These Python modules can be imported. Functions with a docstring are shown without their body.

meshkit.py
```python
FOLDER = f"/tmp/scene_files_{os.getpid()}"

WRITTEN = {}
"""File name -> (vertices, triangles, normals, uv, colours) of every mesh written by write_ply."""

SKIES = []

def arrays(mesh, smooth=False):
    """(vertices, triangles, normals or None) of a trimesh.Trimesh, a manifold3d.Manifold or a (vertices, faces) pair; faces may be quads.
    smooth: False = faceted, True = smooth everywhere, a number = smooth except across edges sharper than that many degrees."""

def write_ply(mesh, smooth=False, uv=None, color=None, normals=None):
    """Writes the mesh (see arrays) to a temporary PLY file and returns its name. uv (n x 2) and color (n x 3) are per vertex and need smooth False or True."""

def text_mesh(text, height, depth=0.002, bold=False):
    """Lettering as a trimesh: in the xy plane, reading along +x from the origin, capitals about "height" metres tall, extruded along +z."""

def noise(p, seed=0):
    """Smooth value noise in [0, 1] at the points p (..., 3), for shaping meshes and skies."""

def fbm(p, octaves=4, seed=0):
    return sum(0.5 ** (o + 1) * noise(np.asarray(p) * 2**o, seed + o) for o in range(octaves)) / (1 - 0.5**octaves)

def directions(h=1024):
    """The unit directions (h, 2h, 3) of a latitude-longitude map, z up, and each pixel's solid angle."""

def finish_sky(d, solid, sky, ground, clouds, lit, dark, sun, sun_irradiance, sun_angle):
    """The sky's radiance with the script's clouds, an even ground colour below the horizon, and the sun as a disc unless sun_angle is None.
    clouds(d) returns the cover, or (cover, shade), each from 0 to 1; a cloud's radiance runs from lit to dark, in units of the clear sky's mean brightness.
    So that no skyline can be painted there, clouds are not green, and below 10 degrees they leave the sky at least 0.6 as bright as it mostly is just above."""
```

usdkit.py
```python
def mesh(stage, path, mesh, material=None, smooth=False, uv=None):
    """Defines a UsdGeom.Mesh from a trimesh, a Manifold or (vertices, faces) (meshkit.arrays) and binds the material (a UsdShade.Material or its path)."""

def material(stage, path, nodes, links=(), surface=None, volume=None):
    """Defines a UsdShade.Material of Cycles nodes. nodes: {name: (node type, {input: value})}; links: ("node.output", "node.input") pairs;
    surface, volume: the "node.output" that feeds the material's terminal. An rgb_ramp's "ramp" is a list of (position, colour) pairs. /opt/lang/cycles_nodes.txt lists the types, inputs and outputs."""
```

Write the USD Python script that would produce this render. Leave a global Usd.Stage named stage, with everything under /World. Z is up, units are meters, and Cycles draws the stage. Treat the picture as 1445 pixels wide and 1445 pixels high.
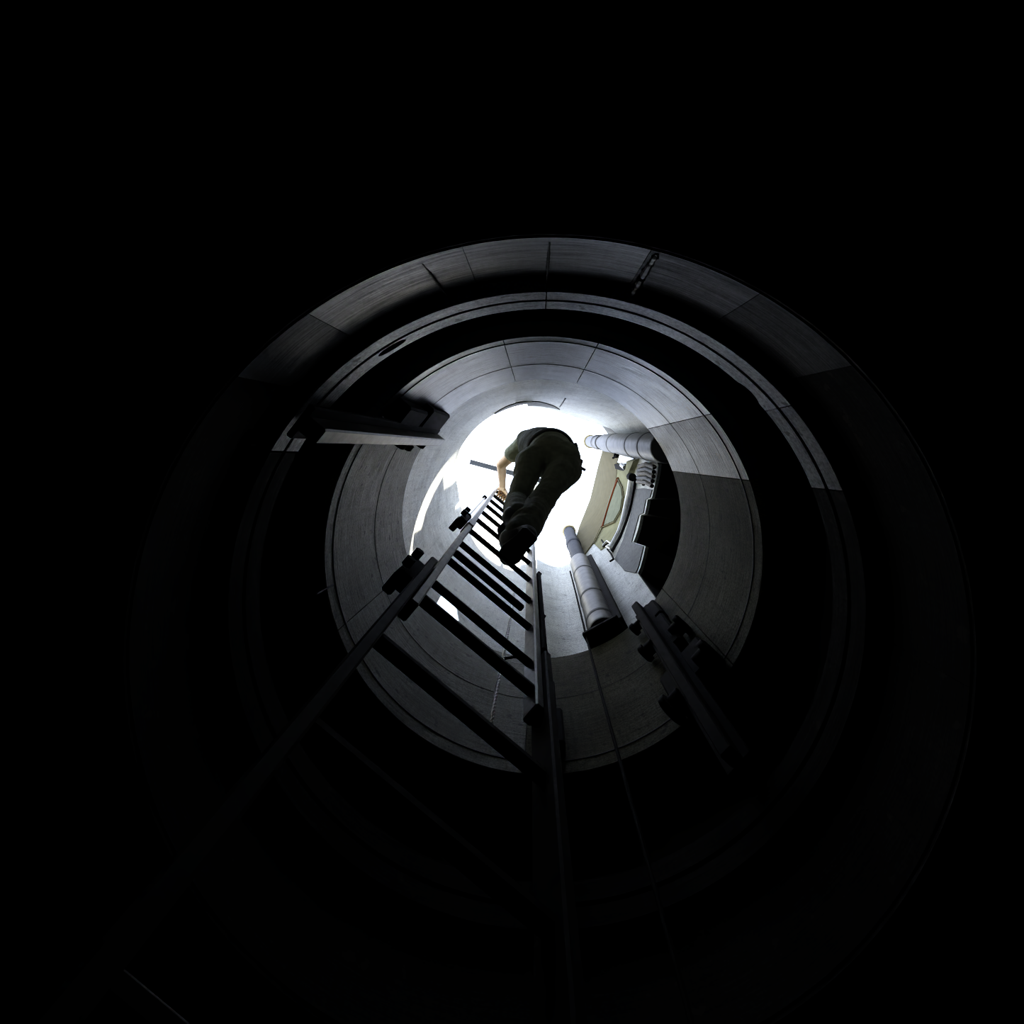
import math
import numpy as np, trimesh, usdkit
import manifold3d as m3
from manifold3d import Manifold, CrossSection
from pxr import Usd, UsdGeom, UsdLux, Gf, Sdf

stage = Usd.Stage.CreateInMemory()
UsdGeom.SetStageUpAxis(stage, 'Z')
UsdGeom.Xform.Define(stage, '/World')

# ------------------------------------------------------------------ camera, sky, sun, exposure
F, VX, VY = 760.0, 758.0, 632.0          # focal length and the shaft's vanishing point, in pixels of a 1445 frame
ZC = 1.3                                  # camera height above the shaft's floor
cam = UsdGeom.Camera.Define(stage, '/World/camera')
cam.CreateHorizontalApertureAttr(36.0)
cam.CreateVerticalApertureAttr(36.0)
cam.CreateFocalLengthAttr(36.0 * F / 1445.0)
cam.CreateHorizontalApertureOffsetAttr(-(VX - 722.5) * 36.0 / 1445.0)
cam.CreateVerticalApertureOffsetAttr((VY - 722.5) * 36.0 / 1445.0)
cam.CreateClippingRangeAttr(Gf.Vec2f(0.02, 500.0))
cam.CreateExposureAttr(0.0)
x = UsdGeom.Xformable(cam)
x.AddTranslateOp().Set(Gf.Vec3d(0, 0, ZC))
x.AddRotateXOp().Set(180.0)               # looks straight up the shaft

dome = UsdLux.DomeLight.Define(stage, '/World/sky')
dome.CreateIntensityAttr(1.18)
dome.CreateColorAttr(Gf.Vec3f(0.83, 0.95, 1.22))

SAZ, SEL = math.radians(-58.0), math.radians(51.5)
SUN = np.array([math.cos(SAZ) * math.cos(SEL), math.sin(SAZ) * math.cos(SEL), math.sin(SEL)])
sun = UsdLux.DistantLight.Define(stage, '/World/sun')
sun.CreateIntensityAttr(11.0)
sun.CreateAngleAttr(0.55); sun.CreateNormalizeAttr(True)
sun.CreateColorAttr(Gf.Vec3f(1.0, 0.96, 0.88))
_z = SUN; _x = np.cross([0, 0, 1.0], _z); _x /= np.linalg.norm(_x); _y = np.cross(_z, _x)
UsdGeom.Xformable(sun).AddTransformOp().Set(Gf.Matrix4d(*_x, 0, *_y, 0, *_z, 0, 0, 0, 0, 1))

# ------------------------------------------------------------------ helpers: geometry of the shaft
AX = np.array([0.02, 0.33])               # the shaft's axis


def sstep(t):
    t = np.clip(t, 0, 1)
    return t * t * (3 - 2 * t)


def rad(th):
    """Inner radius of the upper wall at the angle th (degrees): it bulges outwards on one side."""
    th = (np.asarray(th, float) + 250.0) % 360.0 - 250.0
    return 0.65 + 0.10 * sstep((th + 78) / 40) * sstep((100 - th) / 25)


def at(px, py, d):
    return np.array([(px - VX) * d / F, (py - VY) * d / F, ZC + d])


def hit(px, py, inset=0.0):
    """(angle, distance up the shaft) at which a line of sight meets the upper wall."""
    q = np.array([(px - VX) / F, (py - VY) / F])
    ds = np.linspace(0.6, 9.5, 6000)
    p = q * ds[:, None] - AX
    th = np.degrees(np.arctan2(p[:, 1], p[:, 0]))
    i = int(np.argmax(np.hypot(*p.T) > rad(th) - inset))
    t = (th[i] + 250.0) % 360.0 - 250.0
    return t, ds[i]


def cyl(th, d, r):
    t = np.radians(th)
    return np.array([AX[0] + r * np.cos(t), AX[1] + r * np.sin(t), ZC + d])


def tm(man):
    m = man.to_mesh()
    return trimesh.Trimesh(np.array(m.vert_properties[:, :3], float), np.array(m.tri_verts), process=False)


def mani(t):
    return Manifold(m3.Mesh(np.asarray(t.vertices, np.float32), np.asarray(t.faces, np.uint32)))


def cat(*ms):
    out = []
    for m in ms:
        out += list(m) if isinstance(m, (list, tuple)) else [m]
    return trimesh.util.concatenate(out)


def ring(profile, n=224, th0=None, th1=None):
    """A closed (radius, distance) profile turned about the shaft's axis."""
    p = np.array(profile, float)
    k = len(p)
    part = th0 is not None
    t = np.radians(np.linspace(th0, th1, n)) if part else np.arange(n) * 2 * np.pi / n
    v = np.stack([AX[0] + p[None, :, 0] * np.cos(t)[:, None], AX[1] + p[None, :, 0] * np.sin(t)[:, None], np.repeat(ZC + p[None, :, 1], n, 0)], -1).reshape(-1, 3)
    f = []
    for i in range(n - part):
        j = (i + 1) % n
        for a in range(k):
            b = (a + 1) % k
            f += [(i * k + a, j * k + a, j * k + b), (i * k + a, j * k + b, i * k + b)]
    if part:
        e = (n - 1) * k
        for a in range(1, k - 1):
            f += [(0, a, a + 1), (e, e + a + 1, e + a)]
    m = trimesh.Trimesh(v, np.array(f), process=False)
    if m.volume < 0:
        m.invert()
    return m


def tube(points, r, n=10, caps=True):
    p = np.array(points, float)
    rr = np.broadcast_to(np.asarray(r, float), (len(p),))
    t = np.gradient(p, axis=0)
    t /= np.linalg.norm(t, axis=1, keepdims=True) + 1e-12
    a = np.cross(t[0], [0, 0, 1.0] if abs(t[0][2]) < 0.9 else [1.0, 0, 0]); a /= np.linalg.norm(a)
    A = []
    for i in range(len(p)):
        a = a - t[i] * (a @ t[i]); a = a / (np.linalg.norm(a) + 1e-12); A.append(a)
    A = np.array(A); B = np.cross(t, A)
    ang = np.arange(n) * 2 * np.pi / n
    v = (p[:, None] + rr[:, None, None] * (np.cos(ang)[None, :, None] * A[:, None] + np.sin(ang)[None, :, None] * B[:, None])).reshape(-1, 3)
    f = []
    for i in range(len(p) - 1):
        for j in range(n):
            k = (j + 1) % n
            f += [(i * n + j, i * n + k, (i + 1) * n + k), (i * n + j, (i + 1) * n + k, (i + 1) * n + j)]
    if caps:
        v = np.vstack([v, p[0], p[-1]])
        c0, c1 = len(v) - 2, len(v) - 1
        for j in range(n):
            k = (j + 1) % n
            f += [(c0, k, j), (c1, (len(p) - 1) * n + j, (len(p) - 1) * n + k)]
    m = trimesh.Trimesh(v, np.array(f), process=False)
    if m.volume < 0:
        m.invert()
    return m


def resample(points, step):
    p = np.array(points, float)
    L = np.concatenate([[0], np.cumsum(np.linalg.norm(np.diff(p, axis=0), axis=1))])
    s = np.linspace(0, L[-1], max(2, int(L[-1] / step) + 1))
    return np.stack([np.interp(s, L, p[:, k]) for k in range(p.shape[1])], 1)


def lathe(p0, p1, prof, n=32):
    """(fraction along p0-p1, radius) pairs as a turned solid."""
    p0, p1 = np.array(p0, float), np.array(p1, float)
    ez = unit(p1 - p0); ex = unit(np.cross(ez, [0, 0, 1.0] if abs(ez[2]) < .9 else [1.0, 0, 0])); ey = np.cross(ez, ex)
    rows = [q for q in prof if q[1] > 1e-6]
    ang = np.arange(n) * 2 * np.pi / n
    dirs = np.cos(ang)[:, None] * ex + np.sin(ang)[:, None] * ey
    v = np.vstack([p0 + (p1 - p0) * s + dirs * r for s, r in rows] + [p0 + (p1 - p0) * rows[0][0], p0 + (p1 - p0) * rows[-1][0]])
    f, k = [], len(rows)
    for j in range(n):
        i = (j + 1) % n
        for a in range(k - 1):
            f += [(a * n + j, a * n + i, a * n + n + i), (a * n + j, a * n + n + i, a * n + n + j)]
        f += [(k * n, i, j), (k * n + 1, (k - 1) * n + j, (k - 1) * n + i)]
    m = trimesh.Trimesh(v, np.array(f), process=False)
    if m.volume < 0:
        m.invert()
    return m


def bevel_box(sx, sy, sz, c=0.003):
    c = min(c, sx / 3, sy / 3, sz / 3)
    b = [Manifold.cube((sx - 2 * c * (k != 0), sy - 2 * c * (k != 1), sz - 2 * c * (k != 2)), True) for k in range(3)]
    return tm(Manifold.batch_hull(b))


def frame_box(center, ex, ey, ez, size, c=0.003):
    """A bevelled box with given axes."""
    m = bevel_box(*size, c)
    M = np.eye(4); M[:3, 0], M[:3, 1], M[:3, 2], M[:3, 3] = ex, ey, ez, center
    m.apply_transform(M)
    return m


def unit(v):
    v = np.array(v, float)
    return v / np.linalg.norm(v)


def bar(p0, p1, wdir, w, t, c=0.003):
    """A straight bar from p0 to p1, w wide along wdir, t thick across it."""
    p0, p1 = np.array(p0, float), np.array(p1, float)
    ez = unit(p1 - p0); ex = unit(np.array(wdir) - ez * (np.array(wdir) @ ez)); ey = np.cross(ez, ex)
    return frame_box((p0 + p1) / 2, ex, ey, ez, (w, t, np.linalg.norm(p1 - p0)), c)


RU = 0.70                                 # metres of developed wall per radian


def developed(section, w0, w1, rfun=rad, step=0.03):
    """A cross-section drawn on the unrolled wall (angle*RU, distance), w0..w1 outside of the radius rfun, bent into place."""
    m = section.extrude(w1 - w0).refine_to_length(step)

    def bend(v):
        v = np.asarray(v, float)
        th = v[:, 0] / RU
        r = rfun(np.degrees(th)) + w0 + v[:, 2]
        # mirrored twice (angle and depth), so the solid keeps its orientation up to a flip that is mended below
        return np.stack([AX[0] + r * np.cos(th), AX[1] + r * np.sin(th), ZC + v[:, 1]], 1)
    t = tm(m)
    t.vertices = bend(t.vertices)
    if t.volume < 0:
        t.invert()
    return t


def plane_poly(tds):
    p = np.array([(math.radians(t) * RU, d) for t, d in tds])
    a = 0.5 * np.sum(p[:, 0] * np.roll(p[:, 1], -1) - np.roll(p[:, 0], -1) * p[:, 1])
    return CrossSection([p if a > 0 else p[::-1]])


def dense(pxs, step=5.0, closed=True):
    q = [np.array(p, float) for p in pxs]
    out = []
    for a, b in zip(q, q[1:] + (q[:1] if closed else [])):
        n = max(1, int(np.linalg.norm(b - a) / step))
        out += [a + (b - a) * k / n for k in range(n)]
    return out + ([] if closed else [q[-1]])


def seen_poly(pxs):
    return plane_poly([hit(*p) for p in dense(pxs)])


def on_wall(pxs, w=0.0, step=0.03):
    """A line along the upper wall through the given lines of sight, w outside of it."""
    q = resample([(math.radians(t) * RU, d) for t, d in (hit(*p, max(-w, 0.0)) for p in dense(pxs, 3.0, False))], step)
    return np.array([cyl(math.degrees(a / RU), d, rad(math.degrees(a / RU)) + w) for a, d in q])


# ------------------------------------------------------------------ helpers: prims
used = {}


def numbered(path):
    n = used.get(path, -1) + 1
    used[path] = n
    return path if n == 0 else f'{path}_{n:03d}'


def custom(prim, **kw):
    for k, v in kw.items():
        if v:
            prim.SetCustomDataByKey(k, v)
    return prim


class Thing:
    def __init__(self, name, label=None, category=None, loc=(0, 0, 0), group=None, kind=None):
        self.path = numbered('/World/' + name)
        self.loc = np.array(loc, float)
        xf = UsdGeom.Xform.Define(stage, self.path)
        xf.AddTranslateOp().Set(Gf.Vec3d(*map(float, self.loc)))
        custom(xf.GetPrim(), label=label, category=category, group=group, kind=kind)

    def part(self, name, m, mat, label=None, smooth=35, kind=None, under=None):
        path = numbered((under or self.path) + '/' + name)
        m = m.copy() if isinstance(m, trimesh.Trimesh) else tm(m)
        m.vertices = m.vertices - self.loc
        p = usdkit.mesh(stage, path, m, MAT[mat], smooth=smooth)
        custom(p.GetPrim(), label=label, kind=kind)
        return path


# ------------------------------------------------------------------ materials
MAT = {}


def M(name, nodes, links, surface='p.BSDF'):
    MAT[name] = usdkit.material(stage, '/World/Looks/' + name, nodes, links, surface=surface)


def plain(name, color, rough=0.6, metallic=0.0, var=0.25, scale=30.0, bump=0.0, spec=0.5):
    c = np.array(color)
    nodes = {'t': ('texture_coordinate', {}), 'n': ('noise_texture', {'scale': scale, 'detail': 4.0, 'roughness': 0.6}),
             'r': ('rgb_ramp', {'ramp': [(0.3, tuple(c * (1 - var))), (0.7, tuple(np.minimum(c * (1 + var), 1)))]}),
             'p': ('principled_bsdf', {'roughness': rough, 'metallic': metallic, 'specular_ior_level': spec})}
    links = [('t.object', 'n.vector'), ('n.fac', 'r.fac'), ('r.color', 'p.base_color')]
    if bump:
        nodes['b'] = ('bump', {'strength': bump, 'distance': 0.004})
        links += [('n.fac', 'b.height'), ('b.normal', 'p.normal')]
    M(name, nodes, links)


def steel(name, color, rough=0.42, spots=0.5, streak=0.35, metallic=0.0, spec=0.5, dirt=(0.05, 0.045, 0.035), bump=0.5, tint=(1.0, 1.0, 1.0), mottle=0.85):
    """Painted or bare plate: fine scratches running around the shaft, pits, drips down the wall."""
    c = np.array(color)
    nodes = {
        'g': ('geometry', {}), 's': ('separate_xyz', {}),
        'dx': ('math', {'math_type': 'subtract', 'value2': float(AX[0])}), 'dy': ('math', {'math_type': 'subtract', 'value2': float(AX[1])}),
        'th': ('math', {'math_type': 'arctan2'}),
        'c1': ('combine_xyz', {}), 'm1': ('mapping', {'scale': (5.0, 120.0, 1.0)}),
        'n1': ('noise_texture', {'scale': 1.0, 'detail': 5.0, 'roughness': 0.65}),
        'm2': ('mapping', {'scale': (42.0, 3.0, 1.0)}),
        'n2': ('noise_texture', {'scale': 1.0, 'detail': 4.0, 'roughness': 0.6}),
        'm3': ('mapping', {'scale': (1.0, 1.0, 1.0)}),
        'n3': ('noise_texture', {'scale': 3.2, 'detail': 6.0, 'roughness': 0.6}),
        'n4': ('noise_texture', {'scale': 26.0, 'detail': 3.0, 'roughness': 0.5}),
        'n5': ('noise_texture', {'scale': 160.0, 'detail': 2.0, 'roughness': 0.5}),
        'r1': ('rgb_ramp', {'ramp': [(0.30, tuple(c * (1 - streak))), (0.5, tuple(c)), (0.72, tuple(np.minimum(c * (1 + streak), 1)))]}),
        'r2': ('rgb_ramp', {'ramp': [(0.50, (1, 1, 1)), (0.74, (0.55, 0.54, 0.5))]}),
        'r3': ('rgb_ramp', {'ramp': [(0.32, (0.62, 0.61, 0.57)), (0.55, (1, 1, 1)), (0.8, (1.12, 1.12, 1.12))]}),
        'r4': ('rgb_ramp', {'ramp': [(0.655, (0, 0, 0)), (0.69, (1, 1, 1))]}),
        'r5': ('rgb_ramp', {'ramp': [(0.3, (0.6, 0.6, 0.6)), (0.7, (1.3, 1.3, 1.3))]}),
        'g1': ('rgb_ramp', {'ramp': [(0.32, (0.35, 0.35, 0.35)), (0.5, (0.85, 0.85, 0.85)), (0.68, (1.0, 1.0, 1.0))]}),
        'y1': ('mix_color', {'blend_type': 'multiply', 'fac': mottle, 'a': tint}),
        'y2': ('mix_color', {'blend_type': 'multiply', 'fac': mottle}),
        'y3': ('mix_color', {'blend_type': 'multiply', 'fac': mottle}),
        'y4': ('mix_color', {'blend_type': 'mix', 'b': (0.1, 0.1, 0.1)}),
        'x2': ('mix_color', {'blend_type': 'multiply', 'fac': 0.6, 'use_clamp_result': False}),
        'x3': ('mix_color', {'blend_type': 'multiply', 'fac': 1.0, 'use_clamp_result': False}),
        'x5': ('mix_color', {'blend_type': 'multiply', 'fac': 1.0, 'use_clamp_result': False}),
        'sp': ('math', {'math_type': 'multiply', 'value2': spots}),
        'x4': ('mix_color', {'blend_type': 'mix', 'b': dirt}),
        'rr': ('map_range', {'from_min': 0.3, 'from_max': 0.7, 'to_min': rough + 0.18, 'to_max': rough - 0.12}),
        'b': ('bump', {'strength': bump, 'distance': 0.0015}),
        'p': ('principled_bsdf', {'metallic': metallic, 'specular_ior_level': spec}),
    }
    links = [('g.position', 's.vector'), ('s.x', 'dx.value1'), ('s.y', 'dy.value1'), ('dy.value', 'th.value1'), ('dx.value', 'th.value2'),
             ('th.value', 'c1.x'), ('s.z', 'c1.y'), ('c1.vector', 'm1.vector'), ('m1.vector', 'n1.vector'), ('c1.vector', 'm2.vector'), ('m2.vector', 'n2.vector'),
             ('g.position', 'n3.vector'), ('g.position', 'n4.vector'), ('g.position', 'n5.vector'),
             ('n1.fac', 'r1.fac'), ('n2.fac', 'r2.fac'), ('n3.fac', 'r3.fac'), ('n4.fac', 'r4.fac'), ('n5.fac', 'r5.fac'),
             ('r1.color', 'x2.a'), ('r2.color', 'x2.b'), ('x2.result', 'x3.a'), ('r3.color', 'x3.b'), ('x3.result', 'x5.a'), ('r5.color', 'x5.b'),
             ('r4.color', 'sp.value1'), ('sp.value', 'x4.fac'), ('x5.result', 'x4.a'), ('x4.result', 'p.base_color'),
             ('n1.fac', 'g1.fac'), ('g1.color', 'y1.b'), ('y1.result', 'y2.a'), ('r3.color', 'y2.b'), ('y2.result', 'y3.a'), ('r2.color', 'y3.b'), ('sp.value', 'y4.fac'), ('y3.result', 'y4.a'), ('y4.result', 'p.specular_tint'),
             ('n1.fac', 'rr.value'), ('rr.result', 'p.roughness'), ('n1.fac', 'b.height'), ('b.normal', 'p.normal')]
    M(name, nodes, links)


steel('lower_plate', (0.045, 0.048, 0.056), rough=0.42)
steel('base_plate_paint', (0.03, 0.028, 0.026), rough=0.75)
steel('lower_half_shade', (0.034, 0.033, 0.034), rough=0.52, spec=0.20)  # lower plates darken by steps: the fading light is in their colour
steel('lower_deep_shade', (0.028, 0.026, 0.025), rough=0.6, spec=0.12)
steel('flange_shaded', (0.26, 0.26, 0.27), rough=0.48, spots=0.8, streak=0.3, spec=0.3)  # flange end darkened in colour where the light dies away
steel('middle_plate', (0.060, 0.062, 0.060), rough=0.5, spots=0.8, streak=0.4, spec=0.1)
steel('polished_blue_lit', (0.050, 0.068, 0.10), rough=0.36, spots=0.8, streak=0.45, tint=(0.54, 0.77, 1.0))
steel('polished_grey_lit', (0.075, 0.078, 0.082), rough=0.36, spots=1.0, streak=0.5, tint=(0.86, 0.95, 1.0))
steel('dull_shaded_olive', (0.125, 0.12, 0.076), rough=0.72, spots=0.8, streak=0.35, spec=0.05)
steel('satin_shaded_olive', (0.155, 0.153, 0.105), rough=0.54, spots=0.9, streak=0.4, spec=0.12, tint=(1.0, 0.98, 0.85))
steel('satin_shaded_blue', (0.065, 0.08, 0.105), rough=0.44, spots=0.8, streak=0.45, spec=0.18, tint=(0.55, 0.78, 1.0))
steel('black_shade_plate', (0.022, 0.021, 0.019), rough=0.8, spots=0.8, streak=0.3, spec=0.03)  # shaded copy for the unlit arcs of lower wall and flange
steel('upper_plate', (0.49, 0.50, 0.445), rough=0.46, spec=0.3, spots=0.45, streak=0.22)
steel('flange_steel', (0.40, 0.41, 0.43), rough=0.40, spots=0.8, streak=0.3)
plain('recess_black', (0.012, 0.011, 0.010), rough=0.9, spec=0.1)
plain('seam_dark', (0.05, 0.05, 0.048), rough=0.7)
plain('weld_bead', (0.16, 0.15, 0.14), rough=0.45, metallic=0.5, scale=90, bump=0.6)
plain('floor_paint', (0.04, 0.038, 0.035), rough=0.8)
plain('cream_paint', (0.115, 0.10, 0.055), rough=0.85, spec=0.08, var=0.10, scale=9)
plain('olive_paint', (0.20, 0.195, 0.11), rough=0.85, spec=0.08, var=0.15, scale=9)
plain('moss_paint', (0.14, 0.15, 0.10), rough=0.85, spec=0.08, var=0.15, scale=12)
plain('lit_white', (0.86, 0.90, 0.90), rough=0.45, var=0.05, scale=8)
plain('rust_seal', (0.12, 0.032, 0.012), rough=0.85, spec=0.05, var=0.3, scale=40)
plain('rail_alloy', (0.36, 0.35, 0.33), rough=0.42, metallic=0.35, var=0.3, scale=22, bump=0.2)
plain('rail_shaded', (0.05, 0.045, 0.040), rough=0.6, spec=0.1, var=0.35, scale=22)  # darkened copy of the rail alloy, shade put into the colour
plain('rung_dark', (0.030, 0.025, 0.019), rough=0.7, spec=0.2, var=0.3)
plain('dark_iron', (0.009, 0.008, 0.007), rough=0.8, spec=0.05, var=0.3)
plain('bright_steel', (0.40, 0.40, 0.41), rough=0.38, metallic=0.9, var=0.25, scale=18)
plain('worn_steel', (0.20, 0.175, 0.145), rough=0.45, metallic=0.6, var=0.4, scale=24, bump=0.2)
plain('panel_grey', (0.145, 0.15, 0.15), rough=0.7, spec=0.1, var=0.25, scale=40)
plain('cylinder_steel', (0.17, 0.165, 0.16), rough=0.5, metallic=0.15, spec=0.25, var=0.3, scale=14)
plain('rod_blue', (0.014, 0.016, 0.026), rough=0.6, spec=0.1, var=0.3, scale=30)
plain('brass_cap', (0.55, 0.46, 0.24), rough=0.45, metallic=0.3)
plain('strut_white', (0.74, 0.75, 0.74), rough=0.45, var=0.1)
plain('hose_grey', (0.20, 0.18, 0.15), rough=0.7, spec=0.15, var=0.4, scale=60)
plain('rubber', (0.02, 0.02, 0.02), rough=0.7)
plain('rope_fibre', (0.90, 0.88, 0.82), rough=0.35, var=0.35, scale=160)
plain('trouser_cloth', (0.095, 0.098, 0.066), rough=0.85, var=0.25, scale=25, bump=0.3, spec=0.2)
plain('shirt_shaded', (0.045, 0.047, 0.034), rough=0.9, var=0.25, scale=25, bump=0.3, spec=0.05)  # darker copy of the sleeve cloth, shade put into the colour
plain('shirt_cloth', (0.15, 0.16, 0.10), rough=0.85, var=0.25, scale=25, bump=0.3, spec=0.2)
plain('skin', (0.82, 0.56, 0.33), rough=0.5, var=0.08, scale=30)
plain('hair', (0.03, 0.02, 0.015), rough=0.6)
plain('boot_leather', (0.018, 0.016, 0.014), rough=0.5)
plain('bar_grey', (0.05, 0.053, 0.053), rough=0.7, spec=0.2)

# ------------------------------------------------------------------ the setting: floor and the shaft's walls
D_LIP = 2.51
fl = Thing('floor', 'dark bare floor plate closing the foot of the shaft', 'floor', (AX[0], AX[1], 0), kind='structure')
fl.part('floor_plate', ring([(0.0005, -ZC - 0.05), (1.06, -ZC - 0.05), (1.06, -ZC), (0.0005, -ZC)], 96), 'floor_paint')

wb = Thing('wall_base', 'black wide chamber wall around the foot of the shaft', 'wall', (AX[0], AX[1], 0), kind='structure')
wb.part('shell', ring([(1.0, -ZC), (1.05, -ZC), (1.05, 0.885), (0.70, 0.885), (0.662, 0.842), (0.662, 0.836), (1.0, 0.836)]), 'base_plate_paint')

wl = Thing('wall_lower', 'dim blue-grey plate ring nearest the camera, below the bolted flange', 'wall', (AX[0], AX[1], ZC + 0.84), kind='structure')
wl.part('shell', ring([(0.684, 0.88), (0.76, 0.88), (0.76, 1.21), (0.714, 1.21), (0.714, 1.09), (0.69, 1.09)]), 'seam_dark')
for a0, a1, n, mt in ((-138, -125.1, 14, 'lower_half_shade'), (-125, -102.1, 22, 'lower_plate'), (-102, -76.1, 24, 'lower_plate'), (-76, -60.1, 16, 'lower_half_shade'), (-60, -44.1, 16, 'lower_deep_shade'), (-44, 4, 36, 'black_shade_plate'), (4.1, 90, 60, 'black_shade_plate'), (90.1, 221.9, 84, 'black_shade_plate')):
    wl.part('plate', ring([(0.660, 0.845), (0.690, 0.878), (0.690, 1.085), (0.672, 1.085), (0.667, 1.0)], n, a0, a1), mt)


def seam(points, r, seed, n=7):
    rng = np.random.default_rng(seed)
    p = resample(points, 0.006)
    return tube(p, r * (1 + 0.35 * rng.uniform(-1, 1, len(p))), n)


def long_seam(px0, px1, r, rad_in, seed):
    """A weld along the wall between two sight lines, on a wall of radius rad_in(d)."""
    out = []
    for px in (px0, px1):
        q = np.array([(px[0] - VX) / F, (px[1] - VY) / F]); ds = np.linspace(0.5, 6, 6000)
        p = q * ds[:, None] - AX
        i = int(np.argmax(np.hypot(*p.T) > rad_in(ds)))
        out.append((math.degrees(math.atan2(p[i, 1], p[i, 0])), ds[i]))
    th = (out[0][0] + out[1][0]) / 2
    return seam([cyl(th + (out[k][0] - th) * 0.5, out[k][1], rad_in(out[k][1])) for k in (0, 1)], r, seed)


wl.part('weld_seam', long_seam((927, 357), (893, 414), 0.006, lambda d: 0.662 + 0 * d, 3), 'weld_bead', 'rough lumpy weld with bright flecks')
wl.part('weld_seam', long_seam((776, 340), (770, 412), 0.0025, lambda d: 0.663 + 0 * d, 4), 'seam_dark')
wl.part('weld_seam', long_seam((592, 372), (640, 425), 0.002, lambda d: 0.663 + 0 * d, 5), 'seam_dark')

fr = Thing('trim_1', 'scarred pale steel flange pair with a dark split line around the shaft', 'flange', (AX[0], AX[1], ZC + 1.1), kind='structure')
holes = []
for px, py, a, b in ((553, 490, .035, .010), (624, 467, .035, .010), (1056, 553, .035, .010), (1085, 590, .03, .009)):
    q = np.array([(px - VX) / F, (py - VY) / F]); ds = np.linspace(0.5, 3, 4000); p = q * ds[:, None] - AX
    i = int(np.argmax(np.hypot(*p.T) > 0.642)); th = math.degrees(math.atan2(p[i, 1], p[i, 0]))
    holes.append((th, ds[i], a, b))
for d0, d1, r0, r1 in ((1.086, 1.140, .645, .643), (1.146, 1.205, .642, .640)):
    for a0, a1, n, mt in ((-149.8, -90.2, 48, 'flange_steel'), (-90, -40.2, 42, 'flange_steel'), (-40, -22.2, 16, 'flange_shaded'), (-22, 88.8, 72, 'black_shade_plate'), (89, 209.8, 78, 'black_shade_plate')):
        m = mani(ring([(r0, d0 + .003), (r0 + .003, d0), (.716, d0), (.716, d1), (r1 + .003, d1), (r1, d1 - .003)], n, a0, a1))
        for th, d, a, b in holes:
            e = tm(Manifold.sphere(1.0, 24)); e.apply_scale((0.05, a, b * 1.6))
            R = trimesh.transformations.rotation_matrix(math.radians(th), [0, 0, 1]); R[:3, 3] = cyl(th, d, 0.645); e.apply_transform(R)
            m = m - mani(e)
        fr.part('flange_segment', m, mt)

wr = Thing('wall_recess', 'black recessed gap behind the flange, between lower and middle walls', 'wall', (AX[0], AX[1], ZC + 1.2), kind='structure')
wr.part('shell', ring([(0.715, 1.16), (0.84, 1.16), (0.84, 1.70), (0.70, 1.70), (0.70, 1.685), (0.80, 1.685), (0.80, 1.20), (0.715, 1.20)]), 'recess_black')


def r_mid(d):
    return 0.672 - (d - 1.65) * (0.672 - 0.648) / (D_LIP - 1.65)


wm = Thing('wall_middle', 'blue-grey scratched steel wall ring between the black gap and the lip', 'wall', (AX[0], AX[1], ZC + 1.65), kind='structure')
wm.part('shell', ring([(r_mid(1.65) + .022, 1.65), (r_mid(D_LIP) + .022, D_LIP), (0.80, D_LIP), (0.80, D_LIP - .05), (0.715, D_LIP - .06), (0.72, 1.65)]), 'seam_dark')


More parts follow.
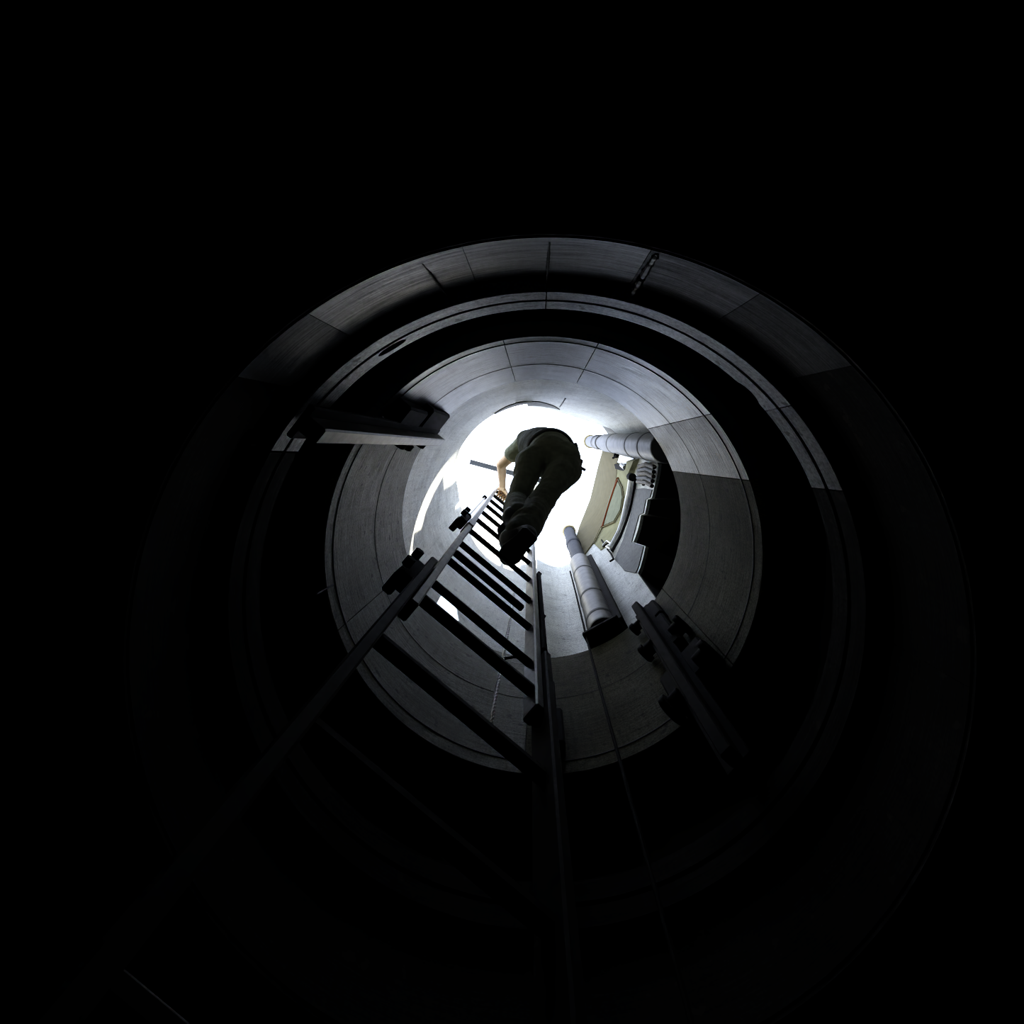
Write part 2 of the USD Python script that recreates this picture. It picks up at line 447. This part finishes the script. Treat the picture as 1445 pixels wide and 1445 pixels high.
def wall_angle(px, py, rad_in):
    q = np.array([(px - VX) / F, (py - VY) / F]); ds = np.linspace(0.5, 6, 6000); p = q * ds[:, None] - AX
    i = int(np.argmax(np.hypot(*p.T) > rad_in(ds)))
    return math.degrees(math.atan2(p[i, 1], p[i, 0]))


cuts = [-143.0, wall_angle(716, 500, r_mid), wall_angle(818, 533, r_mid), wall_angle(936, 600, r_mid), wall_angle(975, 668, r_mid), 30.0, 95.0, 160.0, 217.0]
mats = ['polished_grey_lit', 'polished_grey_lit', 'polished_blue_lit', 'satin_shaded_blue', 'dull_shaded_olive', 'dull_shaded_olive', 'satin_shaded_olive', 'satin_shaded_olive']  # bright upper and dark lower finishes carry the uneven light in their colour
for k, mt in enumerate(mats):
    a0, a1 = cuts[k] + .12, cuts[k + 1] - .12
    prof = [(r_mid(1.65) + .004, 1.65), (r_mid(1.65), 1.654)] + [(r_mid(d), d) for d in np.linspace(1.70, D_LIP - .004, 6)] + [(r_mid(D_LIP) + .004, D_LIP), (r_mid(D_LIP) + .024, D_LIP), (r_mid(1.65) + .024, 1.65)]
    wm.part('plate', ring(prof, max(8, int((a1 - a0) / 1.6)), a0, a1), mt, ('blue polished plate with brighter light put into its finish' if 'polished_blue' in mt else None))
for d, r in ((1.715, .0035), (2.12, .0018)):
    wm.part('ring_seam', ring([(r_mid(d) + .004, d - r), (r_mid(d) - r * .6, d - r * .4), (r_mid(d) - r * .6, d + r * .4), (r_mid(d) + .004, d + r)]), 'seam_dark')
wm.part('weld_seam', long_seam((446, 838), (470, 826), 0.003, r_mid, 8), 'seam_dark')

# the upper wall, unrolled: its uneven rim and its openings
line = [hit(px, 580 + (px - 785) * 25 / 77) for px in np.linspace(786, 862, 12)]
rim = [(-250, 6.4), (-214, 6.2), (-213, 4.4), (-180, 4.3), (-165, 4.0), (-150, 3.80), (-133, 3.76), (-98.2, 3.77), (-98, 4.10), (-86, 4.32)] + line + [(-34.5, 4.2), (-32, 4.2), (-31.9, 6.6), (-20, 6.68), (-7, 6.68), (10, 6.8), (26, 6.9), (40, 6.6), (51, 6.17), (58, 5.5), (63, 5.0), (66, 4.83), (68.4, 4.79), (75, 4.78), (93, 4.885), (94.5, 4.89), (95, 6.4), (110, 6.4)]
outline = plane_poly([(-250, D_LIP - .03)] + rim + [(110, D_LIP - .03)])
dark_px = [(929, 657), (923, 688), (919.6, 703), (914, 705), (910, 725), (904.5, 727), (894, 765), (911, 770.5), (904, 800), (900, 809), (928, 848)]
dark_td = [hit(*p) for p in dark_px]
hole_dark = plane_poly(dark_td + [(dark_td[-1][0], 2.56), (dark_td[0][0] - 3, 2.56), (dark_td[0][0] - 3, dark_td[0][1])])
lit_tab_px = [(876, 641), (896, 646), (893, 655), (884, 656), (873, 652)]
lit_tab_shape = seen_poly(lit_tab_px)
leaks = []
for leak in ([(621, 843), (634, 846), (641, 864), (644, 884), (637, 894), (624, 890), (611, 873), (613, 858)], [(584.5, 819), (588, 818), (586.5, 822)], [(580.5, 824), (583, 823), (582, 827)], [(592.5, 847), (596.5, 842), (597, 845), (594, 849)]):
    leaks.append(seen_poly(leak))
wu = Thing('wall_upper', 'pale grey upper shaft wall rising from the lip to the bright opening', 'wall', (AX[0], AX[1], ZC + D_LIP), kind='structure')
def flared(section, steps=6):
    out = []
    for i in range(steps):
        sec = section
        for k in range(i + 2):
            sec = sec + section.translate((0.0, 0.20 * (k + 1) / (steps + 1)))
        out.append(mani(developed(sec, -0.008 + 0.045 * i / steps, -0.008 + 0.045 * (i + 1) / steps + .001)))
    return out


shell = mani(developed(outline - hole_dark, 0.0, 0.022))
for k in leaks:
    for cut in flared(k):
        shell = shell - cut
wu.part('shell', shell, 'upper_plate')
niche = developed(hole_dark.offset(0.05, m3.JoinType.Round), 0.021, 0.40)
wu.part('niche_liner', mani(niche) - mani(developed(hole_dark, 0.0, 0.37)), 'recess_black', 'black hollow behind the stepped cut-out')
wu.part('liner_panel', developed(seen_poly([(852, 634), (845, 659), (834, 705), (818, 745), (808, 782), (816, 793), (826, 783), (838, 767), (849.6, 743.5), (858, 715), (866, 690), (871, 675), (874, 642)]), -0.012, 0.001), 'cream_paint', 'cream painted curved panel right of the bright opening')
wu.part('lit_tab', developed(lit_tab_shape, -0.012, 0.001), 'lit_white', 'small plate painted white as if brightly lit')  # white colour in place of strong light on metal
cov = wu.part('cover_plate', developed(seen_poly([(874, 645), (871, 675), (866, 690), (858, 715), (849.6, 743.5), (838, 767), (848, 777), (864, 766), (877, 735), (886, 700), (889, 676), (886, 660)]), -0.008, 0.001), 'olive_paint', 'olive plate with an oval hatch beside the cream panel')
wu.part('oval_panel', developed(seen_poly([(872, 676), (878, 688), (880, 702), (877, 720), (868, 736), (850, 744), (858, 715), (866, 690)]), -0.016, -0.004), 'moss_paint', under=cov)
wu.part('grey_panel', developed(seen_poly([(897, 690), (908, 689), (921, 691), (918, 702), (912, 705), (908.5, 724), (902.5, 727), (892, 765), (909, 771), (902, 799), (898, 809), (882, 806), (868, 790), (880, 762), (890, 730)]), -0.006, 0.001), 'panel_grey', 'stepped grey panel')
wu.part('edge_seal', tube(on_wall([(872, 675), (866, 692), (858, 717), (850, 744)], -0.018), 0.013, 8), 'rust_seal', 'rust-red seal', under=cov)
wu.part('edge_bead', tube(on_wall([(872, 676), (878, 688), (880, 702), (877, 720), (868, 736), (850, 744), (838, 767)], -0.018), 0.007, 6), 'cream_paint', under=cov)
wu.part('sunlit_band', developed(seen_poly([(852, 634), (845, 659), (834, 705), (818, 745), (812, 762), (804, 742), (808, 712), (820, 678), (832, 652), (840, 632)]), -0.006, 0.03), 'lit_white', 'white band standing in for the sunlit edge above the cream panel')  # sunlight on the top edge painted as white
wu.part('slot_strip', developed(plane_poly([(-119, 3.70), (-110, 3.60), (-99, 3.58), (-90, 3.72), (-80, 4.0), (-76, 4.2), (-86, 4.12), (-95, 4.0), (-97.8, 3.95), (-97.9, 3.765), (-119, 3.755)]), -0.006, 0.001), 'seam_dark', 'dark slot under the rim')
wu.part('slot_lip', tube(on_wall([(728, 568.5), (741, 566.5), (750, 567)], -0.010), 0.006, 6), 'bright_steel')
wu.part('weld_seam', seam(on_wall([(798, 562), (790, 574)], 0.0), 0.004, 9), 'seam_dark')

# unseen plates added outside the rim to keep sun off the left-hand wall
wu.part('added_shade', developed(plane_poly([(-90, 4.25), (-27, 4.25), (-27, 6.1), (-88, 6.1)]), 0, .012, lambda th: 0.92 + 0 * th), 'bar_grey', 'curved shade added out of view outside the rim')
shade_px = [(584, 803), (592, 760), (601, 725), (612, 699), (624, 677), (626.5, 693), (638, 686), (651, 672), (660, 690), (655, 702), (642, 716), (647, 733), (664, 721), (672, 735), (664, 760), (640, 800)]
shade_td = []
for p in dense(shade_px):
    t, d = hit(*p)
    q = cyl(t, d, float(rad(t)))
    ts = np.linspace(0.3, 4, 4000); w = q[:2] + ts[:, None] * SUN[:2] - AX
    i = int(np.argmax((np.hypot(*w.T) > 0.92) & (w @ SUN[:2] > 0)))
    shade_td.append((math.degrees(math.atan2(w[i, 1], w[i, 0])), q[2] + ts[i] * SUN[2] - ZC))
wu.part('added_shade', developed(plane_poly(shade_td), 0, .012, lambda th: 0.92 + 0 * th), 'bar_grey', 'ragged shade added out of view to shape the sun strip')
wu.part('shade_stay', tube([cyl(-104, 3.7, .665), cyl(-104, 4.1, .935), cyl(-104, 5.2, .938)], .012, 8), 'dark_iron')  # stays holding up the added shades
for th in (-84, -64, -42):
    wu.part('shade_stay', tube([cyl(th, 4.1, rad(th) + .015), cyl(th, 4.3, .925)], .012, 8), 'dark_iron')

# ------------------------------------------------------------------ guide rails on the wall
def guide_rail(th, r_in, d0, d1, label, lugs, shoes, face='dark_iron'):
    t = math.radians(th)
    er, et, ez = np.array([math.cos(t), math.sin(t), 0]), np.array([-math.sin(t), math.cos(t), 0]), np.array([0, 0, 1.0])
    base = cyl(th, 0, 0)
    P = lambda r, s, d: base + er * r + et * s + ez * d
    g = Thing('guide_rail', label, 'rail', P(r_in, 0, d0), group=None)
    g.part('beam', bar(P(r_in + .022, 0, d0), P(r_in + .022, 0, d1), er, .044, .036, .004), face)
    g.part('flange', bar(P(r_in + .050, 0, d0), P(r_in + .050, 0, d1 - .004), er, .014, .078, .003), 'dark_iron')
    for a, b, s0, s1 in shoes:
        g.part('shoe', bar(P(r_in + .075, (s0 + s1) / 2, a), P(r_in + .075, (s0 + s1) / 2, b), er, .062, abs(s1 - s0), .008), 'dark_iron')
        g.part('bolt', lathe(P(r_in + .075, s0, b - .03), P(r_in + .075, s0 - math.copysign(.02, s1 - s0), b - .03), [(0, .0), (0, .014), (1, .014), (1, .0)], 10), 'dark_iron')
    for d, s, rr in lugs:
        sg = math.copysign(1, s)
        g.part('lug', lathe(P(r_in + .055, s - sg * .05, d), P(r_in + .055, s + sg * rr * .4, d), [(0, 0), (0, rr * .7), (.6, rr * .7), (.62, rr), (.93, rr), (1, rr * .8), (1, 0)], 16), 'dark_iron')
    return g


guide_rail(-141.6, .565, 1.05, 2.42, 'bright-faced guide rail on the left wall pointing at the climber', [(2.25, -.045, .030), (2.02, -.05, .036), (1.93, -.048, .03)],
           [(2.02, 2.40, .02, .12), (1.70, 1.98, .02, .10)], 'worn_steel')
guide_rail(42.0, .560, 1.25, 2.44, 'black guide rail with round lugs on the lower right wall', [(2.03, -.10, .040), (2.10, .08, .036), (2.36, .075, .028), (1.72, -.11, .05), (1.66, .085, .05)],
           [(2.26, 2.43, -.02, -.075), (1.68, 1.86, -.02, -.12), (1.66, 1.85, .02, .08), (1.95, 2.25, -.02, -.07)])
guide_rail(89.0, .565, 1.30, 2.17, 'short dark guide rail beside the foot of the right ladder rail', [], [(1.72, 1.95, -.02, -.06)])

# ------------------------------------------------------------------ ladders
LN = unit([-0.64, 0.77, 0])
def left_rail(d):
    return np.array([-0.262 - 0.0145 * d, 0.3796 - 0.0079 * d, ZC + d])
def right_rail(d):
    return np.array([0.0 - 0.0145 * d, 0.598 - 0.0079 * d, ZC + d])
LT = unit(right_rail(2) - left_rail(2))
LN = unit(np.cross([0, 0, 1.0], LT)); LN = LN if LN[1] > 0 else -LN


def ladder(label, d0, dl, dr, rungs, w, off, loff, rw, rm='rail_alloy'):
    g = Thing('ladder', label, 'ladder', left_rail(d0) + LN * loff)
    L = lambda d: left_rail(d) - LT * off + LN * loff
    R = lambda d: right_rail(d) + LT * off + LN * loff
    g.part('rail', bar(L(d0), L(dl), LN, w, .024, .004), rm)
    g.part('rail', bar(R(d0), R(dr), LN, w, .024, .004), rm)
    for d in rungs:
        a, b = L(d), R(d)
        g.part('rung', bar(a, b, LN, rw, rw * .85, .006), 'rung_dark')
    return g, L, R


g1, L1, R1 = ladder('long alloy ladder that the climber stands on, reaching into the light', 1.20, 4.75, 4.9, (1.466, 1.75, 2.05, 2.36, 2.69, 2.99, 3.30, 3.61, 3.95, 4.28, 4.6), .052, 0.012, 0.0, .0225)
g2, L2, R2 = ladder('lower ladder section, wide-railed and darkened as if in shade, lashed under the long ladder', -1.29, 1.53, 1.53, (-.9, -.6, -.3, 0, .35, 0.68, 0.985, 1.295), .066, 0.0375, -.006, .028, 'rail_shaded')
g1.part('rung', bar(left_rail(1.885), right_rail(1.885) - LT * .03, LN, .024, .02, .005), 'rung_dark')
g1.part('stiffener', bar(right_rail(1.56) + LT * .035, right_rail(2.48) + LT * .035, LN, .066, .020, .004), 'dark_iron', 'dark steel bar bolted along the right rail')
for d, s in ((2.48, .04), (1.42, .06)):
    c = left_rail(d) - LT * (.03 + s / 2) + LN * .01
    pth = g1.part('wall_bracket', cat(frame_box(c, LT, LN, [0, 0, 1.0], (s, .05, .16), .006), frame_box(c - LT * s * .35 + LN * .03, LT, LN, [0, 0, 1.0], (.03, .06, .09), .005)), 'dark_iron')
    for k in (-1, 1):
        q = c - LT * s * .4 + np.array([0, 0, .05 * k])
        g1.part('bolt', lathe(q - LN * .03, q - LN * .055, [(0, 0), (0, .013), (1, .013), (1, 0)], 6), 'dark_iron', under=pth)
for d in (2.62, 1.98):
    q = right_rail(d) + LT * .05
    g1.part('bolt', lathe(q, q + LT * .02, [(0, 0), (0, .013), (1, .013), (1, 0)], 6), 'dark_iron')
for k, d in enumerate((2.36, 2.99)):
    g1.part('rail_joint', bar(left_rail(d - .02) - LT * .012, left_rail(d + .10) - LT * .012, LN, .06, .034, .004), 'rail_alloy') if k == 0 else None

gr = Thing('grab_rod', 'thin steel rod with an end knob just left of the upper ladder', 'rod', at(660, 729, 3.0))
gr.part('rod', tube([at(661, 728, 2.85), at(684, 702.5, 3.75)], .006, 8), 'bright_steel')
gr.part('knob', tm(Manifold.sphere(.016, 16)).apply_translation(at(684, 702, 3.75)), 'dark_iron')
gr.part('knob', tm(Manifold.sphere(.02, 16)).apply_translation(at(660, 729, 2.83)), 'dark_iron')

cb = Thing('cross_bar', 'flat grey bar crossing the bright opening behind the climber\'s arm', 'bar', right_rail(4.86))
cb.part('bar', bar(at(663.5, 651.7, 5.5), at(790, 685.5, 5.5), [0, .9, -.3], .046, .02, .003), 'bar_grey')
cb.part('post', tube([right_rail(4.86), at(757, 677, 5.5)], .016, 10), 'bar_grey')

# ------------------------------------------------------------------ hydraulic cylinders
def hydraulic(label, p0, p1, r, bands, rod_at, plate):
    g = Thing('hydraulic_cylinder', label, 'cylinder', p0)
    p0, p1 = np.array(p0), np.array(p1)
    P = lambda s: p0 + (p1 - p0) * s
    L = np.linalg.norm(p1 - p0)
    prof = [(0, 0), (0, r * .94), (.004, r)]
    g.part('barrel', lathe(p0, P(rod_at), prof + [(.996, r), (1, r * .9), (1, 0)], 40), 'cylinder_steel')
    for b in bands:
        g.part('band', lathe(P(b - .006), P(b + .006), [(0, 0), (0, r * 1.0), (.2, r * 1.035), (.8, r * 1.035), (1, r), (1, 0)], 40), 'seam_dark')
    g.part('rod', lathe(P(rod_at), p1, [(0, 0), (0, r * .80), (.45, r * .80), (.46, r * .9), (.56, r * .9), (.57, r * .78), (1, r * .78), (1, 0)], 32), 'rod_blue' if plate else 'cylinder_steel')
    g.part('end_cap', lathe(P(.99), P(1.03), [(0, 0), (0, r * .95), (.8, r * .95), (1, r * .7), (1, 0)], 24), 'brass_cap')
    return g, P


gA, PA = hydraulic('slanting steel hydraulic cylinder standing on the lip, lower right of the ladder', at(853, 893, 2.62), at(803, 750, 5.9), .076, (.045, .17, .36), .50, True)
# mounting channel behind it
q = at(853, 893, 2.62)
out = unit(np.array([q[0] - AX[0], q[1] - AX[1], 0])); side = np.array([-out[1], out[0], 0]); side = side if side[0] > 0 else -side
gA.part('foot', frame_box(q + np.array([0, 0, -.045]) + out * .01, out, side, [0, 0, 1.0], (.15, .19, .03), .006), 'dark_iron')
gA.part('mounting_channel', bar(q + side * .088 + out * .02, PA(.50) + side * .085 + out * .03, out, .10, .05, .005), 'dark_iron')
gB, PB = hydraulic('short-looking steel hydraulic cylinder level with the climber\'s hips, on the right', at(940, 632, 2.60), at(833, 623, 5.9), .077, (.10, .22, .46), .62, False)
for s in (.70, .80):
    gB.part('band', lathe(PB(s - .008), PB(s + .008), [(0, 0), (0, .062), (.2, .070), (.8, .070), (1, .062), (1, 0)], 32), 'seam_dark')
c = PB(.42) + np.array([-.02, .085, 0])
gB.part('bleed_valve', cat(tm(Manifold.sphere(.020, 14)).apply_translation(c), tube([c + [0, 0, -.03], c + [-.02, .02, .03]], .008, 8)), 'dark_iron')

# ------------------------------------------------------------------ gear on the right wall
sp = on_wall([(891, 673), (888, 692), (884, 710), (879, 733), (873, 750), (861, 772)], -.05)
st = Thing('strut', 'bowed white strut running down the right wall beside the olive plate', 'strut', sp[0])
st.part('arm', tube(sp, np.linspace(.024, .016, len(sp)), 10), 'strut_white')
st.part('pivot', tube([sp[0] + [0, 0, -.05], sp[0] + [0, 0, .05]], .03, 12), 'dark_iron')
st.part('shadow_strip', developed(seen_poly([(892, 673), (899, 672), (897, 690), (893, 712), (886, 735), (877, 758), (865, 780), (861, 772), (873, 750), (880, 733), (885, 710), (888, 692)]), -.02, .001), 'recess_black', 'dark strip drawn for the shadow gap')  # shadow beside the strut painted as a dark strip

bk = Thing('hinge_bracket', 'dark hinge bracket above the bowed white strut', 'bracket', cyl(*hit(882, 660), .7))
bk.part('plate', developed(seen_poly([(871, 654), (887, 654), (891, 658), (886, 664), (873, 661)]), -.03, .001), 'dark_iron')
bk.part('pin', tube(on_wall([(877, 656), (882, 660)], -.04), .018, 10), 'bright_steel')
bk.part('wedge', developed(seen_poly([(893, 648), (903, 647), (893, 672), (889, 672), (886, 665), (891, 660)]), -.05, .001), 'olive_paint', 'olive wedge')

hc = Thing('hose_coil', 'bundle of coiled hose hanging below the right-hand hydraulic cylinder', 'hose', cyl(*hit(913, 668), .68))
for k, y in enumerate((658, 663.5, 669, 674.5, 680)):
    ax = on_wall([(902 - k * .6, y), (912, y - 3 + k), (924 - k * 1.2, y + 1.5 + k)], -.035, .01)
    hc.part('loop', tube(ax + np.array([[0, 0, .02 * math.sin(j * .5)] for j in range(len(ax))]), .014, 9), 'hose_grey' if k % 2 == 0 else 'seam_dark')
hc.part('hook', tube(on_wall([(910, 655), (908, 684)], -.02), .012, 8), 'dark_iron')

for label, poly, nm, ct in (('tangle of thin cable at the foot of the bowed white strut', [(849, 762), (853, 768), (851, 772), (858, 766), (863, 770), (857, 775), (862, 781), (866, 789), (861, 792)], 'cable_tangle', 'cable'),):
    w = on_wall(poly, -.03, .01)
    g = Thing(nm, label, ct, w[0])
    g.part('loop', tube(w, .007, 7), 'dark_iron')
    g.part('loop', tube(on_wall([(850, 770), (856, 763), (862, 767), (855, 771), (861, 775)], -.045, .01), .006, 7), 'strut_white')

# hanging cable and rope
hd = np.linspace(0.55, 3.95, 60)
cab = np.array([(AX[0] + .218 + .004 * math.sin(2.1 * d), AX[1] + .572 + .004 * math.cos(1.7 * d), ZC + d) for d in hd])
g = Thing('hanging_cable', 'thin dark cable hanging down the wall past the slanting hydraulic cylinder', 'cable', cab[0])
g.part('cord', tube(cab, .0055, 8), 'dark_iron')
rp = np.array([(-.130 + .004 * math.sin(3 * d), .80 + .003 * math.cos(2.3 * d), ZC + d) for d in np.linspace(1.50, 3.1, 160)])
g = Thing('rope', 'pale twisted rope hanging behind the ladder rungs', 'rope', rp[0])
for ph in (0, math.pi * 2 / 3, math.pi * 4 / 3):
    g.part('strand', tube(np.array([p + .003 * np.array([math.cos(i * .9 + ph), math.sin(i * .9 + ph), 0]) for i, p in enumerate(rp)]), .0042, 6), 'rope_fibre')
g.part('hook', tube([(-.127, .802, ZC + 2.05), (-.09, .80, ZC + 2.06), (-.04, .79, ZC + 2.02), (-.035, .66, ZC + 2.02)], .005, 7), 'dark_iron', 'thin wire hook to the ladder rail')

# ------------------------------------------------------------------ the climber
def limb(chains, ref, it, extra=()):
    parts = []
    for ch in chains:
        S = [Manifold.sphere(float(r), 28).translate(tuple(map(float, p))) for p, r in ch]
        parts += [Manifold.batch_hull([S[i], S[i + 1]]) for i in range(len(S) - 1)]
    m = Manifold.batch_boolean(parts + list(extra), m3.OpType.Add).refine_to_length(ref)
    t = tm(m); t.merge_vertices()
    trimesh.smoothing.filter_taubin(t, lamb=.5, nu=.52, iterations=it)
    return t


waist, chest = at(777, 637, 3.52), at(760, 631, 3.74)
shL, shR, neck, head = at(744, 622, 3.84), at(778, 645, 3.86), at(755, 631, 3.98), at(750, 632, 4.14)
elL, wrL = at(707.5, 656, 3.90), at(709, 684, 4.10)
elR, wrR = at(772, 690, 3.72), at(752, 728, 3.86)
hipL, hipR = at(749, 653, 3.34), at(796, 662, 3.30)
knL, anL = at(729, 709, 3.04), at(731, 731, 2.70)
knR, anR = at(757, 718, 2.87), at(729, 761, 2.46)
heR, toR = at(743, 757, 2.41), at(721, 780, 2.43)
heL, toL = at(742, 732, 2.72), at(718, 748, 2.735)
pel = at(777, 644, 3.40)
ci = Thing('person', 'climber in dark olive clothes seen from below, bent over on the ladder, one arm bare', 'person', anR)
# hand gripping the rung at 4.28
ra, rb = L1(4.28), R1(4.28); rdir = unit(rb - ra)
s0 = (at(709, 698, 4.28) - ra) @ rdir
grip = ra + rdir * s0
hand = []
palm0, palm1 = wrL + (grip - wrL) * .25, grip - LN * .030 + np.array([0, 0, .012])
hand.append([(wrL, .026), (palm0, .025)])
for k in range(4):
    o = rdir * ((k - 1.3) * .0205)
    kn = palm1 + o + np.array([0, 0, .022])
    hand.append([(palm0 + o * .5, .015), (kn, .012)])
    ln = (1.0, 1.08, 1.03, .85)[k]
    hand.append([(kn, .0105), (grip + o + np.array([0, 0, .029 * ln]) + LN * .006, .0098), (grip + o + LN * .030 + np.array([0, 0, .006]), .0092), (grip + o + LN * .020 - np.array([0, 0, .026 * ln]), .0084), (grip + o - LN * .006 - np.array([0, 0, .029]), .0078)])
o = -rdir * .034
hand.append([(palm0 - rdir * .012, .015), (palm0 + (grip - palm0) * .5 + o, .0125), (grip + o * 1.1 - LN * .026 - np.array([0, 0, .012]), .011), (grip + o * .8 - LN * .004 - np.array([0, 0, .030]), .0095)])
ra2 = right_rail(3.86)
handR = [[(wrR, .026), (ra2 - LN * .04, .026)]]
for k in range(4):
    z = np.array([0, 0, (k - 1.5) * .02])
    handR.append([(ra2 - LN * .04 + z, .011), (ra2 - LN * .03 + LT * .03 + z, .010), (ra2 + LN * .02 + LT * .035 + z, .009), (ra2 + LN * .035 + LT * .01 + z, .008)])
handR.append([(ra2 - LN * .04 + [0, 0, .02], .013), (ra2 - LN * .036 - LT * .03 + [0, 0, .03], .011), (ra2 - LN * .005 - LT * .034 + [0, 0, .03], .010)])
hd_f = unit(LN + np.array([0, 0, .15]))          # the face looks at the wall and the ladder
up = np.array([0, 0, 1.0]); rt = unit(np.cross(hd_f, up))
H = lambda f, s, u: head + hd_f * f + rt * s + up * u
face = [[(H(-.015, 0, .03), .092), (H(.01, 0, .0), .088), (H(.03, 0, -.07), .055)],
        [(H(.085, 0, .01), .014), (H(.108, 0, -.022), .015), (H(.092, 0, -.03), .016)],
        [(H(.078, -.022, -.062), .011), (H(.086, 0, -.060), .012), (H(.078, .022, -.062), .011)],
        [(H(.078, -.045, .022), .011), (H(.086, -.02, .024), .011)], [(H(.086, .02, .024), .011), (H(.078, .045, .022), .011)]]
for s in (-1, 1):
    face.append([(H(-.012, s * .088, .025), .012), (H(-.005, s * .094, .0), .011), (H(.002, s * .088, -.028), .009)])
core = [[(pel, .12), (waist, .115), (chest, .125)], [(chest, .11), (neck, .055), (head, .058)], [(chest, .09), (shL, .058)], [(chest, .09), (shR, .058)],
        [(shL, .050), (elL, .036), (wrL, .025)], [(shR, .050), (elR, .040), (wrR, .026)],
        [(pel, .10), (hipL, .075), (hipL + (knL - hipL) * .5, .054), (knL, .048), (anL, .040)], [(pel, .10), (hipR, .080), (hipR + (knR - hipR) * .5, .056), (knR, .052), (anR, .040)],
        [(anL, .040), (heL, .034), (toL, .028)], [(anR, .040), (heR, .034), (toR, .028)]]
ci.part('body', limb(core + face, .016, 6), 'skin', smooth=True)
# the finely meshed hands are of one skin with the body: joined over the wrists
ci.part('hand', limb(hand, .0035, 4), 'skin', smooth=True)
ci.part('hand', limb(handR, .0045, 4), 'skin', smooth=True)
for s in (-1, 1):
    ci.part('eye', tm(Manifold.sphere(.012, 16)).apply_translation(H(.074, s * .032, .006)), 'strut_white', smooth=True)
ci.part('hair', limb([[(H(-.03, 0, .045), .094), (H(-.04, 0, .0), .088), (H(-.045, 0, -.03), .07)]], .012, 4), 'hair', smooth=True)


def folds(t, amp, seed, fx=(11, 11, 26)):
    from meshkit import fbm
    n = t.vertex_normals
    t.vertices = t.vertices + n * ((fbm(t.vertices * np.array(fx), 3, seed) - .5) * 2 * amp)[:, None]
    return t


mid = lambda a, b, s: a + (b - a) * s
tr = limb([[(waist - (waist - pel) * .25, .142), (pel, .146)], [(pel, .13), (hipL, .096), (mid(hipL, knL, .5), .067), (knL, .064), (mid(knL, anL, .5), .074), (anL, .072)],
           [(pel, .13), (hipR, .108), (mid(hipR, knR, .5), .069), (knR, .072), (mid(knR, anR, .5), .082), (anR + (knR - anR) * .06, .070)],
           [(mid(pel, hipL, .4) + LN * -.03, .10), (mid(pel, hipR, .6) - LN * .05, .105)]], .014, 6)
ci.part('trousers', folds(tr, .009, 5), 'trouser_cloth', smooth=True)
sh = limb([[(waist, .140), (mid(waist, chest, .5), .146), (chest, .142)], [(chest, .125), (neck - (neck - chest) * .25, .085)], [(chest, .12), (mid(chest, shL, .6), .10), (shL, .078)], [(chest, .12), (shR, .078)]], .014, 6)
ci.part('shirt', folds(sh, .010, 8), 'shirt_shaded', smooth=True)
for a, b in ((shL, elL), (shR, elR)):
    slv = limb([[(a, .074), (mid(a, b, .30), .064), (mid(a, b, .55), .062)]], .011, 3)
    ci.part('sleeve', folds(slv, .007, 11, (20, 20, 20)), 'shirt_cloth', 'olive short sleeve' if a is shL else None, smooth=True)
# belt with pouches and a radio
bx = unit(waist - pel); b1 = unit(np.cross(bx, [1, 0, 0])); b2 = np.cross(bx, b1)
bc = waist - (waist - pel) * .22
loop = np.array([bc + (b1 * math.cos(t) + b2 * math.sin(t)) * .150 for t in np.linspace(0, 2 * math.pi, 49)])
belt = ci.part('belt', tube(loop, .014, 8, caps=False), 'boot_leather')
for px, py, sz in ((786, 615, .035), (797, 624, .03), (810, 631, .046), (817, 652, .04)):
    ci.part('pouch', frame_box(at(px, py, 3.47), unit(at(px, py, 3.47) - at(777, 640, 3.47)), unit(np.cross([0, 0, 1.0], at(px, py, 3.47) - at(777, 640, 3.47))), [0, 0, 1.0], (sz, sz * 1.1, .10), .006), 'boot_leather')
ci.part('baton', tube([at(812, 656, 3.42), at(826, 663.5, 3.40)], .009, 8), 'rubber', 'short black rod sticking out from the belt')


def boot(an, he, to):
    f = unit(to - he)
    t = limb([[(an + (an - he) * .5, .060), (an, .056), (he + [0, 0, .03], .048)], [(an, .050), (mid(he, to, .55) + [0, 0, .028], .046), (to + [0, 0, .018], .040)], [(he + [0, 0, .02], .045), (to + [0, 0, .015], .040)]], .010, 4)
    sd = unit(np.cross([0, 0, 1.0], f))
    pr = np.array([(-.05, -.030), (-.035, -.042), (.05, -.040), (.16, -.052), (.225, -.042), (.25, -.012), (.25, .012), (.225, .042), (.16, .052), (.05, .040), (-.035, .042), (-.05, .030)])
    L = np.linalg.norm(to - he) + .09
    pr = pr * np.array([L / .30, 1.0])
    s = tm(CrossSection([pr]).extrude(.022)); B = np.eye(4); B[:3, 0] = f; B[:3, 1] = sd; B[:3, 2] = np.cross(f, sd); B[:3, 3] = he - np.array([0, 0, .035])
    if B[2, 2] < 0:
        B[:3, 1] *= -1; B[:3, 2] = np.cross(B[:3, 0], B[:3, 1])
    s.apply_transform(B)
    return t, s


for a, h_, t_ in ((anL, heL, toL), (anR, heR, toR)):
    bt, sl = boot(a, h_, t_)
    pth = ci.part('boot', bt, 'boot_leather', smooth=True)
    ci.part('sole', sl, 'rubber', under=pth)
